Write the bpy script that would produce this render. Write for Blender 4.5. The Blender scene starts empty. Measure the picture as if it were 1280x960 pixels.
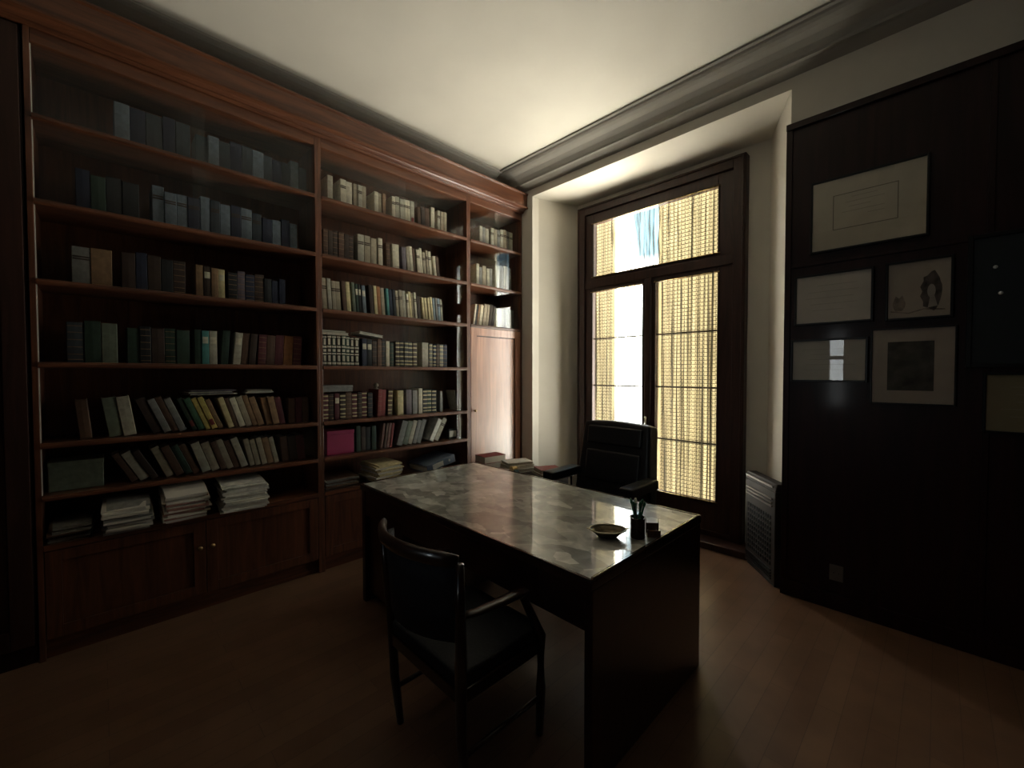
import bpy, math, random
from mathutils import Vector, Matrix

# ------------------------------------------------------------------ camera, sky, exposure
SC = bpy.context.scene
COL = SC.collection
SKY = 13.5          # strength of the daylight outside
SC.view_settings.view_transform = 'Standard'
SC.view_settings.look = 'None'
SC.view_settings.gamma = 1.0
SC.view_settings.use_curve_mapping = False
SC.view_settings.exposure = 0.0

cd = bpy.data.cameras.new('camera')
cd.sensor_width = 36.0
cd.lens = 524.0 * 36.0 / 1280.0
cd.clip_start = 0.02
cam = bpy.data.objects.new('camera', cd)
COL.objects.link(cam)
_y, _p, _r = math.radians(45.52), math.radians(1.375), math.radians(-0.056)
fw = Vector((-math.sin(_y) * math.cos(_p), math.cos(_y) * math.cos(_p), -math.sin(_p)))
rt = Vector((math.cos(_y), math.sin(_y), 0))
up = rt.cross(fw)
rt2 = math.cos(_r) * rt + math.sin(_r) * up
up2 = -math.sin(_r) * rt + math.cos(_r) * up
cam.matrix_world = Matrix(((rt2.x, up2.x, -fw.x, 0), (rt2.y, up2.y, -fw.y, 0), (rt2.z, up2.z, -fw.z, 1.47), (0, 0, 0, 1)))
SC.camera = cam
SC.cycles.transparent_max_bounces = 24
SC.cycles.max_bounces = 12
SC.cycles.diffuse_bounces = 6

W = bpy.data.worlds.new('sky'); SC.world = W; W.use_nodes = True
nt = W.node_tree; nt.nodes.clear()
def N(t, kind, **kw):
    n = t.nodes.new(kind)
    for k, v in kw.items():
        if k in ('operation', 'blend_type', 'data_type', 'noise_dimensions', 'feature', 'wave_type', 'bands_direction', 'distribution'): setattr(n, k, v)
    return n
def LK(t, a, b): t.links.new(a, b)
tc = N(nt, 'ShaderNodeTexCoord'); sp = N(nt, 'ShaderNodeSeparateXYZ'); LK(nt, tc.outputs['Generated'], sp.inputs[0])
def ramp(t, src, stops, interp='LINEAR'):
    r = t.nodes.new('ShaderNodeValToRGB'); r.color_ramp.interpolation = interp
    e = r.color_ramp.elements
    while len(e) < len(stops): e.new(0.5)
    for i, (p, c) in enumerate(stops):
        e[i].position = p; e[i].color = (c[0], c[1], c[2], 1)
    t.links.new(src, r.inputs[0]); return r
mr = N(nt, 'ShaderNodeMapRange'); mr.inputs[1].default_value = -1; mr.inputs[2].default_value = 1
LK(nt, sp.outputs[2], mr.inputs[0])
base = ramp(nt, mr.outputs[0], [(0.0, (.72, .69, .64)), (0.20, (.72, .69, .64)), (0.36, (.34, .33, .31)), (0.52, (.22, .22, .215)), (0.66, (.22, .22, .22)), (0.80, (.40, .42, .43)), (1.0, (.45, .49, .52))])  # unseen ground and zenith bands set brighter to light the ceiling and desk
# open blue sky past the edge of a bank of white cloud
mx = N(nt, 'ShaderNodeMapRange'); mx.inputs[1].default_value = -0.50; mx.inputs[2].default_value = -0.462
LK(nt, sp.outputs[0], mx.inputs[0])
mz = N(nt, 'ShaderNodeMapRange'); mz.inputs[1].default_value = 0.17; mz.inputs[2].default_value = 0.26
LK(nt, sp.outputs[2], mz.inputs[0])
mm = N(nt, 'ShaderNodeMath', operation='MULTIPLY'); LK(nt, mx.outputs[0], mm.inputs[0]); LK(nt, mz.outputs[0], mm.inputs[1])
mix = N(nt, 'ShaderNodeMix', data_type='RGBA'); LK(nt, mm.outputs[0], mix.inputs[0]); LK(nt, base.outputs[0], mix.inputs[6])
mix.inputs[7].default_value = (.010, .018, .024, 1)
bg = N(nt, 'ShaderNodeBackground'); LK(nt, mix.outputs[2], bg.inputs[0]); bg.inputs[1].default_value = SKY * 8.5
wo = N(nt, 'ShaderNodeOutputWorld'); LK(nt, bg.outputs[0], wo.inputs[0])

def portal(x0, x1, y, z0, z1, sgn):
    l = bpy.data.lights.new('daylight_portal', 'AREA'); l.shape = 'RECTANGLE'; l.size = x1 - x0; l.size_y = z1 - z0
    l.cycles.is_portal = True
    o = bpy.data.objects.new('daylight_portal', l); COL.objects.link(o)
    o.location = ((x0 + x1) / 2, y, (z0 + z1) / 2); o.rotation_euler = (math.radians(-90 * sgn), 0, 0)
portal(-2.66, -1.30, 4.16, 0.3, 3.1, 1)
portal(-1.15, -0.98, -1.42, 1.0, 2.12, -1)

# ------------------------------------------------------------------ materials
MATS = {}
def new_mat(name):
    m = bpy.data.materials.new(name); m.use_nodes = True; t = m.node_tree
    b = t.nodes['Principled BSDF']; return m, t, b
def plain(name, col, rough=0.5, metal=0.0, coat=0.0, var=0.12, scale=20, bump=0.0, spec=0.5):
    if name in MATS: return MATS[name]
    m, t, b = new_mat(name)
    c = N(t, 'ShaderNodeTexCoord'); n = N(t, 'ShaderNodeTexNoise'); n.inputs['Scale'].default_value = scale; n.inputs['Detail'].default_value = 4
    LK(t, c.outputs['Object'], n.inputs['Vector'])
    lo = [max(0, v * (1 - var)) for v in col]; hi = [min(1, v * (1 + var)) for v in col]
    r = ramp(t, n.outputs['Fac'], [(0.3, lo), (0.7, hi)]); LK(t, r.outputs[0], b.inputs['Base Color'])
    b.inputs['Roughness'].default_value = rough; b.inputs['Metallic'].default_value = metal
    b.inputs['Coat Weight'].default_value = coat; b.inputs['Coat Roughness'].default_value = 0.08
    b.inputs['Specular IOR Level'].default_value = spec
    if bump:
        bp = N(t, 'ShaderNodeBump'); bp.inputs['Strength'].default_value = bump; bp.inputs['Distance'].default_value = 0.01
        LK(t, n.outputs['Fac'], bp.inputs['Height']); LK(t, bp.outputs[0], b.inputs['Normal'])
    MATS[name] = m; return m
def wood(name, dark, light, rough=0.4, coat=0.0, axis='Z', scale=1.0, coat_rough=0.1, spec=0.5):
    m, t, b = new_mat(name)
    c = N(t, 'ShaderNodeTexCoord'); mp = N(t, 'ShaderNodeMapping'); LK(t, c.outputs['Object'], mp.inputs[0])
    s = {'X': (1.2, 14, 14), 'Y': (14, 1.2, 14), 'Z': (14, 14, 1.2)}[axis]
    mp.inputs['Scale'].default_value = [v * scale for v in s]
    n = N(t, 'ShaderNodeTexNoise'); n.inputs['Scale'].default_value = 1.6; n.inputs['Detail'].default_value = 7; n.inputs['Distortion'].default_value = 1.2
    LK(t, mp.outputs[0], n.inputs['Vector'])
    r = ramp(t, n.outputs['Fac'], [(0.3, dark), (0.52, [(a + b_) / 2 for a, b_ in zip(dark, light)]), (0.72, light)])
    LK(t, r.outputs[0], b.inputs['Base Color'])
    b.inputs['Roughness'].default_value = rough; b.inputs['Coat Weight'].default_value = coat; b.inputs['Coat Roughness'].default_value = coat_rough
    b.inputs['Specular IOR Level'].default_value = spec
    return m
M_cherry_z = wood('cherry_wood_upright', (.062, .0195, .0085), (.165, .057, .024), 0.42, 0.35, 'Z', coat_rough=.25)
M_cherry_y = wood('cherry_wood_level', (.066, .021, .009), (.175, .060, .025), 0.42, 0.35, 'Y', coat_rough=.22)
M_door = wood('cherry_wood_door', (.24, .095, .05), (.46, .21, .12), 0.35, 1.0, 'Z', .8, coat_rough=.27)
M_walnut = wood('walnut_panelling', (.012, .0038, .0035), (.026, .0085, .0075), 0.42, 0.1, 'Z', .7, spec=.22)
M_winwood = wood('window_dark_wood', (.022, .009, .006), (.05, .02, .013), 0.45, 0.1, 'Z', spec=.35)
M_deskwood = wood('desk_dark_wood', (.013, .005, .0045), (.030, .011, .009), 0.3, 0.35, 'X')
M_chairwood = wood('chair_dark_wood', (.012, .006, .005), (.03, .015, .010), 0.28, 0.5, 'Y')
M_wall = plain('cream_wall_paint', (.60, .56, .475), .85, var=.04, scale=3, bump=.05)
M_ceil = plain('ceiling_paint', (.62, .59, .51), .9, var=.04, scale=2.2)
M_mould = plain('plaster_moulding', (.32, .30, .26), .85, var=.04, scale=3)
M_leather = plain('black_leather', (.007, .0075, .009), .42, var=.25, scale=60, bump=.15)
M_seat = plain('dark_upholstery', (.010, .011, .014), .75, var=.25, scale=80, bump=.2)
M_blackmetal = plain('black_metal', (.012, .012, .012), .35, .6, var=.1)
M_brass = plain('brass', (.55, .38, .16), .28, 1.0, var=.1)
M_steel = plain('worn_steel', (.6, .58, .54), .3, 1.0, var=.1)
M_heater = plain('heater_brown_enamel', (.020, .012, .009), .6, .0, var=.1)
M_heaterlt = plain('heater_louvre_enamel', (.13, .105, .085), .4, .2, var=.1)
M_paper = plain('paper', (.62, .58, .50), .8, var=.06, scale=6)
M_page = plain('page_edges', (.52, .46, .36), .85, var=.15, scale=120)
M_black = plain('near_black', (.006, .006, .006), .6)
M_white = plain('white_plastic', (.55, .52, .46), .45, var=.03)

def floor_mat():
    m, t, b = new_mat('brown_floor_boards')
    c = N(t, 'ShaderNodeTexCoord'); br = t.nodes.new('ShaderNodeTexBrick')
    mp = N(t, 'ShaderNodeMapping'); LK(t, c.outputs['Object'], mp.inputs[0]); mp.inputs['Rotation'].default_value = (0, 0, math.radians(90))
    LK(t, mp.outputs[0], br.inputs['Vector']); br.inputs['Scale'].default_value = 1.0
    br.inputs['Brick Width'].default_value = .9; br.inputs['Row Height'].default_value = .09; br.inputs['Mortar Size'].default_value = .0012
    br.inputs['Color1'].default_value = (.20, .112, .066, 1); br.inputs['Color2'].default_value = (.165, .088, .052, 1); br.inputs['Mortar'].default_value = (.10, .055, .035, 1)
    n = N(t, 'ShaderNodeTexNoise'); n.inputs['Scale'].default_value = 5; n.inputs['Detail'].default_value = 6; LK(t, c.outputs['Object'], n.inputs['Vector'])
    mxn = N(t, 'ShaderNodeMix', data_type='RGBA', blend_type='MULTIPLY'); mxn.inputs[0].default_value = .55
    rr = ramp(t, n.outputs['Fac'], [(.3, (.62, .6, .58)), (.7, (1.1, 1.1, 1.1))])
    LK(t, br.outputs['Color'], mxn.inputs[6]); LK(t, rr.outputs[0], mxn.inputs[7]); LK(t, mxn.outputs[2], b.inputs['Base Color'])
    b.inputs['Roughness'].default_value = .3; b.inputs['Specular IOR Level'].default_value = .55
    return m
M_floor = floor_mat()

def desk_top_mat():      # patchwork of pale parchment pieces under a hard gloss finish
    m, t, b = new_mat('parchment_patchwork')
    c = N(t, 'ShaderNodeTexCoord')
    nz = N(t, 'ShaderNodeTexNoise'); nz.inputs['Scale'].default_value = 5; LK(t, c.outputs['Object'], nz.inputs['Vector'])
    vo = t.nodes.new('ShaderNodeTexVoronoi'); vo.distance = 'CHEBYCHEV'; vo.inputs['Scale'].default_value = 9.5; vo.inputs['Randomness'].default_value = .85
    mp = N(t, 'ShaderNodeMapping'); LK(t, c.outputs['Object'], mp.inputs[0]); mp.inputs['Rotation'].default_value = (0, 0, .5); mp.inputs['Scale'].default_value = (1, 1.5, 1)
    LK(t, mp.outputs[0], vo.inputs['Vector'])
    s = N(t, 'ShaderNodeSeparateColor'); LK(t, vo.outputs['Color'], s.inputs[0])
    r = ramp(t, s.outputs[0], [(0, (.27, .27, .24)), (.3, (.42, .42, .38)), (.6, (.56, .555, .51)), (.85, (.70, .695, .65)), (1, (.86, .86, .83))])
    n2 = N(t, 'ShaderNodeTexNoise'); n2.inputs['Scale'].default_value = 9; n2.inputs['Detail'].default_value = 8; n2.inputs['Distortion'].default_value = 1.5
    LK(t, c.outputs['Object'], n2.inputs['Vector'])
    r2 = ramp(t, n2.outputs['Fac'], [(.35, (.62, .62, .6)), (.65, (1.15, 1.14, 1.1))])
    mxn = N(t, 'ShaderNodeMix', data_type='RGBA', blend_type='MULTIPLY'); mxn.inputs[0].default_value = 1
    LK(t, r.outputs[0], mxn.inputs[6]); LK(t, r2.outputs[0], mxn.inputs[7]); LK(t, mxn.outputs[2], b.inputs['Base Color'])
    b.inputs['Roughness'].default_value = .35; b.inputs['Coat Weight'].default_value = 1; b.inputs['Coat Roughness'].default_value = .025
    b.inputs['Coat IOR'].default_value = 1.9
    bp = N(t, 'ShaderNodeBump'); bp.inputs['Strength'].default_value = .02; bp.inputs['Distance'].default_value = .01
    LK(t, n2.outputs['Fac'], bp.inputs['Height']); LK(t, bp.outputs[0], b.inputs['Normal'])
    return m
M_desktop = desk_top_mat()

def glass_mat(name, ior=1.5, tint=(1, 1, 1), rough=0.0, warp=0.0):
    m, t, b = new_mat(name); t.nodes.remove(b)
    out = [n for n in t.nodes if n.type == 'OUTPUT_MATERIAL'][0]
    fr = N(t, 'ShaderNodeFresnel')
    ge = t.nodes.new('ShaderNodeNewGeometry'); io = N(t, 'ShaderNodeMapRange'); io.inputs[3].default_value = ior; io.inputs[4].default_value = 1 / ior   # thin sheet: same from both sides
    LK(t, ge.outputs['Backfacing'], io.inputs[0]); LK(t, io.outputs[0], fr.inputs[0])
    tr = N(t, 'ShaderNodeBsdfTransparent'); tr.inputs[0].default_value = (*tint, 1)
    gl = N(t, 'ShaderNodeBsdfGlossy'); gl.inputs['Roughness'].default_value = rough
    mi = N(t, 'ShaderNodeMixShader'); LK(t, fr.outputs[0], mi.inputs[0]); LK(t, tr.outputs[0], mi.inputs[1]); LK(t, gl.outputs[0], mi.inputs[2])
    LK(t, mi.outputs[0], out.inputs[0]); 
    if warp:
        c = N(t, 'ShaderNodeTexCoord'); n = N(t, 'ShaderNodeTexNoise'); n.inputs['Scale'].default_value = 3; LK(t, c.outputs['Object'], n.inputs['Vector'])
        bp = N(t, 'ShaderNodeBump'); bp.inputs['Strength'].default_value = warp; bp.inputs['Distance'].default_value = .01
        LK(t, n.outputs['Fac'], bp.inputs['Height']); LK(t, bp.outputs[0], gl.inputs['Normal'])
    return m
M_glass = glass_mat('window_glass', 1.45, (.97, .98, .97))
M_caseglass = glass_mat('bookcase_glass', 1.5, (.93, .95, .95), .02, .03)
M_picglass = glass_mat('picture_glass', 1.5, (.97, .97, .97), .01)
M_glassedge = plain('glass_edge', (.62, .66, .60), .15, var=.05)

def curtain_mat():
    m, t, b = new_mat('sheer_cream_curtain'); t.nodes.remove(b)
    out = [n for n in t.nodes if n.type == 'OUTPUT_MATERIAL'][0]
    c = N(t, 'ShaderNodeTexCoord'); mp = N(t, 'ShaderNodeMapping'); LK(t, c.outputs['Object'], mp.inputs[0]); mp.inputs['Scale'].default_value = (55, 1, .5)
    n = N(t, 'ShaderNodeTexNoise'); n.inputs['Scale'].default_value = 1; n.inputs['Detail'].default_value = 3; LK(t, mp.outputs[0], n.inputs['Vector'])
    f = N(t, 'ShaderNodeMapRange'); LK(t, n.outputs['Fac'], f.inputs[0]); f.inputs[1].default_value = .3; f.inputs[2].default_value = .7; f.inputs[3].default_value = .0; f.inputs[4].default_value = 1.0
    tr = N(t, 'ShaderNodeBsdfTransparent'); df = N(t, 'ShaderNodeBsdfDiffuse'); tl = N(t, 'ShaderNodeBsdfTranslucent')
    df.inputs[0].default_value = (.5, .46, .36, 1); tl.inputs[0].default_value = (.5, .45, .33, 1)
    tcn = ramp(t, f.outputs[0], [(0, (.9, .9, .87)), (.5, (.68, .67, .62)), (.75, (.36, .34, .30)), (.92, (.06, .055, .045))]); LK(t, tcn.outputs[0], tr.inputs[0])
    f = N(t, 'ShaderNodeMapRange'); LK(t, n.outputs['Fac'], f.inputs[0]); f.inputs[1].default_value = .3; f.inputs[2].default_value = .7; f.inputs[3].default_value = .03; f.inputs[4].default_value = .10
    a = N(t, 'ShaderNodeMixShader'); a.inputs[0].default_value = .3; LK(t, df.outputs[0], a.inputs[1]); LK(t, tl.outputs[0], a.inputs[2])
    mi = N(t, 'ShaderNodeMixShader'); LK(t, f.outputs[0], mi.inputs[0]); LK(t, tr.outputs[0], mi.inputs[1]); LK(t, a.outputs[0], mi.inputs[2])
    LK(t, mi.outputs[0], out.inputs[0]); return m
M_curtain = curtain_mat()
def shutter_mat():
    m, t, b = new_mat('cream_translucent_slat'); t.nodes.remove(b)
    out = [n for n in t.nodes if n.type == 'OUTPUT_MATERIAL'][0]
    df = N(t, 'ShaderNodeBsdfDiffuse'); tl = N(t, 'ShaderNodeBsdfTranslucent'); df.inputs[0].default_value = (.78, .72, .56, 1); tl.inputs[0].default_value = (.50, .465, .36, 1)
    a = N(t, 'ShaderNodeMixShader'); a.inputs[0].default_value = .42; LK(t, df.outputs[0], a.inputs[1]); LK(t, tl.outputs[0], a.inputs[2])
    LK(t, a.outputs[0], out.inputs[0]); return m
M_slat = shutter_mat()
M_slatdark = plain('shutter_joint', (.10, .075, .045), .6)

# ------------------------------------------------------------------ mesh builder
class MB:
    def __init__(s): s.v = []; s.f = []; s.mi = []; s.sm = []; s.mx = None
    def add(s, vs, fs, mi=0, smooth=False):
        o = len(s.v)
        if s.mx is not None: vs = [tuple(s.mx @ Vector(p)) for p in vs]
        s.v += [tuple(p) for p in vs]; s.f += [tuple(i + o for i in f) for f in fs]; s.mi += [mi] * len(fs); s.sm += [smooth] * len(fs); return s
    def box(s, x0, x1, y0, y1, z0, z1, mi=0):
        return s.add([(x0, y0, z0), (x1, y0, z0), (x1, y1, z0), (x0, y1, z0), (x0, y0, z1), (x1, y0, z1), (x1, y1, z1), (x0, y1, z1)],
                     [(0, 3, 2, 1), (4, 5, 6, 7), (0, 1, 5, 4), (1, 2, 6, 5), (2, 3, 7, 6), (3, 0, 4, 7)], mi)
    def prism(s, poly, axis, a, b, mi=0):   # poly 2D, extruded along axis from a to b
        def P(p, t): return {'X': (t, p[0], p[1]), 'Y': (p[0], t, p[1]), 'Z': (p[0], p[1], t)}[axis]
        n = len(poly); vs = [P(p, a) for p in poly] + [P(p, b) for p in poly]
        fs = [tuple(range(n))[::-1], tuple(range(n, 2 * n))] + [(i, (i + 1) % n, n + (i + 1) % n, n + i) for i in range(n)]
        return s.add(vs, fs, mi)
    def lathe(s, prof, c=(0, 0, 0), n=24, sx=1, sy=1, mi=0):
        vs = []; fs = []
        for r, z in prof:
            for k in range(n):
                a = 2 * math.pi * k / n; vs.append((c[0] + sx * r * math.cos(a), c[1] + sy * r * math.sin(a), c[2] + z))
        for i in range(len(prof) - 1):
            for k in range(n):
                k2 = (k + 1) % n; fs.append((i * n + k, i * n + k2, (i + 1) * n + k2, (i + 1) * n + k))
        fs.append(tuple(range(n))[::-1]); fs.append(tuple((len(prof) - 1) * n + k for k in range(n)))
        return s.add(vs, fs, mi, True)
    def tube(s, pts, r, n=10, mi=0, flat=1.0):
        pts = [Vector(p) for p in pts]; rs = r if isinstance(r, (list, tuple)) else [r] * len(pts)
        vs = []; fs = []
        for i, p in enumerate(pts):
            d = (pts[min(i + 1, len(pts) - 1)] - pts[max(i - 1, 0)]).normalized()
            a = d.cross(Vector((0, 0, 1)));
            if a.length < .05: a = d.cross(Vector((1, 0, 0)))
            a.normalize(); b = a.cross(d).normalized()
            for k in range(n):
                t = 2 * math.pi * k / n; vs.append(p + rs[i] * (math.cos(t) * a + flat * math.sin(t) * b))
        for i in range(len(pts) - 1):
            for k in range(n):
                k2 = (k + 1) % n; fs.append((i * n + k, i * n + k2, (i + 1) * n + k2, (i + 1) * n + k))
        fs.append(tuple(range(n))[::-1]); fs.append(tuple((len(pts) - 1) * n + k for k in range(n)))
        return s.add(vs, fs, mi, True)
    def build(s, name, mats, parent=None, bevel=0, seg=2, sub=0):
        me = bpy.data.meshes.new(name); me.from_pydata(s.v, [], s.f)
        if not isinstance(mats, (list, tuple)): mats = [mats]
        for m in mats: me.materials.append(m)
        me.polygons.foreach_set('material_index', s.mi); me.polygons.foreach_set('use_smooth', [x or bool(sub) for x in s.sm]); me.update()
        o = bpy.data.objects.new(name, me); COL.objects.link(o)
        if parent is not None: o.parent = parent
        if bevel:
            b = o.modifiers.new('bevel', 'BEVEL'); b.width = bevel; b.segments = seg; b.limit_method = 'ANGLE'
        if sub:
            u = o.modifiers.new('sub', 'SUBSURF'); u.levels = sub; u.render_levels = sub
        return o
def thing(name, label, cat, loc=(0, 0, 0), rot=(0, 0, 0), group=None):
    o = bpy.data.objects.new(name, None); COL.objects.link(o); o.location = loc; o.rotation_euler = rot; o.empty_display_size = .05
    return tag(o, label, cat, group)
def tag(o, label, cat, group=None):
    o['label'] = label; o['category'] = cat
    if group: o['group'] = group
    return o
def struct(name, mb, m, bevel=0):
    o = mb.build(name, m, None, bevel); o['kind'] = 'structure'; return o
def cushion(x0, x1, y0, y1, z0, z1, r=.03):   # box with extra loops, for a soft subdivided shape
    mb = MB(); xs = [x0, x0 + r, (x0 + x1) / 2, x1 - r, x1]; ys = [y0, y0 + r, (y0 + y1) / 2, y1 - r, y1]; zs = [z0, z0 + r * .7, z1 - r * .7, z1]
    idx = {}; vs = []; fs = []
    def g(i, j, k):
        if (i, j, k) not in idx:
            idx[(i, j, k)] = len(vs); z = zs[k]
            if k == 3 and i in (1, 2, 3) and j in (1, 2, 3): z += .006 * (2 if (i, j) == (2, 2) else 1)
            vs.append((xs[i], ys[j], z))
        return idx[(i, j, k)]
    for i in range(4):
        for j in range(4): fs.append((g(i, j, 0), g(i, j + 1, 0), g(i + 1, j + 1, 0), g(i + 1, j, 0))); fs.append((g(i, j, 3), g(i + 1, j, 3), g(i + 1, j + 1, 3), g(i, j + 1, 3)))
    for k in range(3):
        for i in range(4): fs.append((g(i, 0, k), g(i + 1, 0, k), g(i + 1, 0, k + 1), g(i, 0, k + 1))); fs.append((g(i, 4, k), g(i, 4, k + 1), g(i + 1, 4, k + 1), g(i + 1, 4, k)))
        for j in range(4): fs.append((g(0, j, k), g(0, j, k + 1), g(0, j + 1, k + 1), g(0, j + 1, k))); fs.append((g(4, j, k), g(4, j + 1, k), g(4, j + 1, k + 1), g(4, j, k + 1)))
    return mb.add(vs, fs)

# ------------------------------------------------------------------ the room
XL, XR, YB, YF, ZC = -3.54, 1.75, -1.30, 3.28, 3.58
YW = 3.84                                   # wall that holds the window
struct('floor', MB().box(XL - .1, XR + .1, YB - .1, 4.05, -.12, 0), M_floor)
struct('ceiling', MB().box(XL - .1, XR + .1, YB - .1, YF + .1, ZC, ZC + .12), M_ceil)
struct('wall_left', MB().box(XL - .1, XL, YB - .1, YF + .1, 0, ZC), M_wall)
struct('wall_right', MB().box(XR, XR + .1, YB - .1, YF + .1, 0, ZC), M_walnut)
wb = MB(); wb.box(XL, -1.15, YB - .1, YB, 0, ZC); wb.box(-.98, XR, YB - .1, YB, 0, ZC); wb.box(-1.15, -.98, YB - .1, YB, 0, 1.0); wb.box(-1.15, -.98, YB - .1, YB, 2.12, ZC)
struct('wall_back', wb, M_walnut)
w2 = MB(); w2.box(-1.15, -.98, YB - .07, YB - .03, 1.68, 1.73); w2o = struct('window_2', w2, M_winwood)
MB().add([(-1.15, YB - .05, 1.0), (-.98, YB - .05, 1.0), (-.98, YB - .05, 2.12), (-1.15, YB - .05, 2.12)], [(0, 1, 2, 3)]).build('pane', glass_mat('tinted_glass', 1.45, (.25, .27, .28)), w2o)
# front wall: two piers with splayed reveals, a lintel over the recess, the window wall behind
struct('wall_front_left', MB().prism([(XL, YF), (-3.03, YF), (-3.03, 3.38), (-2.86, YW), (-2.86, YW + .12), (XL, YW + .12)], 'Z', 0, 3.34), M_wall)
struct('wall_front_right', MB().prism([(-.71, YF), (XR, YF), (XR, YW + .12), (-.965, YW + .12), (-.965, YW)], 'Z', 0, 3.34), M_wall)
struct('wall_front', MB().box(XL, XR, YF, YW + .12, 3.34, ZC + .05), M_wall)
ww = MB(); ww.box(-2.86, -2.78, YW, YW + .12, 0, 3.34); ww.box(-1.14, -.965, YW, YW + .12, 0, 3.34); ww.box(-2.78, -1.14, YW, YW + .12, 3.245, 3.34)
struct('wall_window', ww, M_wall)
# plaster ceiling moulding
prof_f = [(2.99, ZC + .01), (2.99, 3.568), (3.005, 3.562), (3.012, 3.572), (3.022, 3.572), (3.03, 3.56), (3.045, 3.548), (3.07, 3.535), (3.11, 3.52), (3.15, 3.495), (3.175, 3.465), (3.18, 3.45), (3.205, 3.447), (3.235, 3.435), (YF, 3.415), (YF + .02, 3.415), (YF + .02, ZC + .01)]
struct('trim_1', MB().prism(prof_f, 'X', XL + .05, XR), M_mould)
prof_l = [(-3.215, ZC + .01), (-3.215, 3.565), (-3.23, 3.558), (-3.24, 3.57), (-3.25, 3.57), (-3.258, 3.556), (-3.285, 3.545), (-3.33, 3.52), (-3.38, 3.48), (-3.42, 3.44), (-3.44, 3.40), (XL - .02, 3.39), (XL - .02, ZC + .01)]
struct('trim_2', MB().prism(prof_l, 'Y', YB, 3.02), M_mould)
# walnut panelling on the right part of the front wall
pf = MB(); pf.box(-.725, XR, 3.245, YF, 0, 3.09)
for x0, x1 in ((-.725, -.69), (-.70 + .86, -.70 + .885), (1.05, 1.075)): pf.box(x0, x1, 3.235, 3.245, 0, 3.09)
pf.box(-.69, XR, 3.235, 3.245, 2.155, 2.175); pf.box(-.725, XR, 3.225, 3.245, 3.05, 3.09); pf.box(-.725, XR, 3.23, 3.245, 0, .10)
struct('wall_panelling', pf, M_walnut, .002)
struct('trim_3', MB().box(-2.86, -.965, 3.60, YW, 0, .055), M_winwood, .006)   # wooden threshold step

# ------------------------------------------------------------------ the french window
FY0, FY1 = 3.765, 3.90
win = bpy.data.objects.new('window_1', None); COL.objects.link(win); win['kind'] = 'structure'
fr = MB()
fr.box(-2.80, -2.705, FY0 - .01, FY1, .055, 3.265); fr.box(-1.215, -1.12, FY0 - .01, FY1, .055, 3.265); fr.box(-2.705, -1.215, FY0 - .01, FY1, 3.17, 3.265)
fr.box(-2.705, -1.215, FY0, FY1, 2.385, 2.47)
fr.box(-2.705, -1.215, FY0, FY1, .055, .10)
fr.box(-2.79, -2.775, FY0 - .022, FY0 - .01, .055, 3.255); fr.box(-1.145, -1.13, FY0 - .022, FY0 - .01, .055, 3.255); fr.box(-2.79, -1.13, FY0 - .022, FY0 - .01, 3.24, 3.255)
fr.build('window_frame', M_winwood, win, .005)
def sash(x0, x1, z0, z1, gx0, gx1, gz0, gz1, name, bars):
    s = MB(); a, b = 3.78, 3.835
    s.box(x0, gx0, a, b, z0, z1); s.box(gx1, x1, a, b, z0, z1); s.box(gx0, gx1, a, b, z0, gz0); s.box(gx0, gx1, a, b, gz1, z1)
    for (p, q, r_, t) in ((gx0 - .012, gx0, gz0 - .012, gz1 + .012), (gx1, gx1 + .012, gz0 - .012, gz1 + .012), (gx0, gx1, gz0 - .012, gz0), (gx0, gx1, gz1, gz1 + .012)): s.box(p, q, a - .008, a, r_, t)
    o = s.build(name, M_winwood, win, .003)
    MB().add([(gx0, 3.805, gz0), (gx1, 3.805, gz0), (gx1, 3.805, gz1), (gx0, 3.805, gz1)], [(0, 1, 2, 3)]).build('pane', M_glass, o)
    if bars:
        b_ = MB()
        for z in bars: b_.box(gx0, gx1, 3.798, 3.812, z - .008, z + .008)
        b_.build('glazing_bar', M_winwood, o)
    return o
sash(-2.705, -1.215, 2.47, 3.17, -2.60, -1.34, 2.50, 3.065, 'transom_sash', None)
dl = sash(-2.705, -1.975, .10, 2.385, -2.61, -2.035, .355, 2.345, 'door_leaf', (1.844, 1.347, .855))
drr = sash(-1.975, -1.215, .10, 2.385, -1.897, -1.338, .355, 2.345, 'door_leaf', (1.844, 1.347, .855))
ast = MB().box(-2.0, -1.935, 3.758, 3.78, .10, 2.385).build('astragal', M_winwood, win, .006)
h = MB(); h.tube([(-1.955, 3.75, .95), (-1.955, 3.725, .95), (-1.955, 3.70, 1.0), (-1.955, 3.70, 1.06)], [.009, .009, .008, .011]); h.lathe([(.018, 0), (.018, .008), (.012, .012)], (-1.955, 3.752, .93), 16)
h.build('window_handle', M_steel, win)
h = MB(); h.lathe([(.006, 0), (.014, .008), (.018, .018), (.012, .03), (0.001, .033)], (-1.945, 3.735, .945 - .045), 16); h.build('knob', M_steel, win)
MB().box(-1.948, -1.942, 3.752, 3.764, .12, 2.34).build('bolt_rod', M_blackmetal, win)

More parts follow.
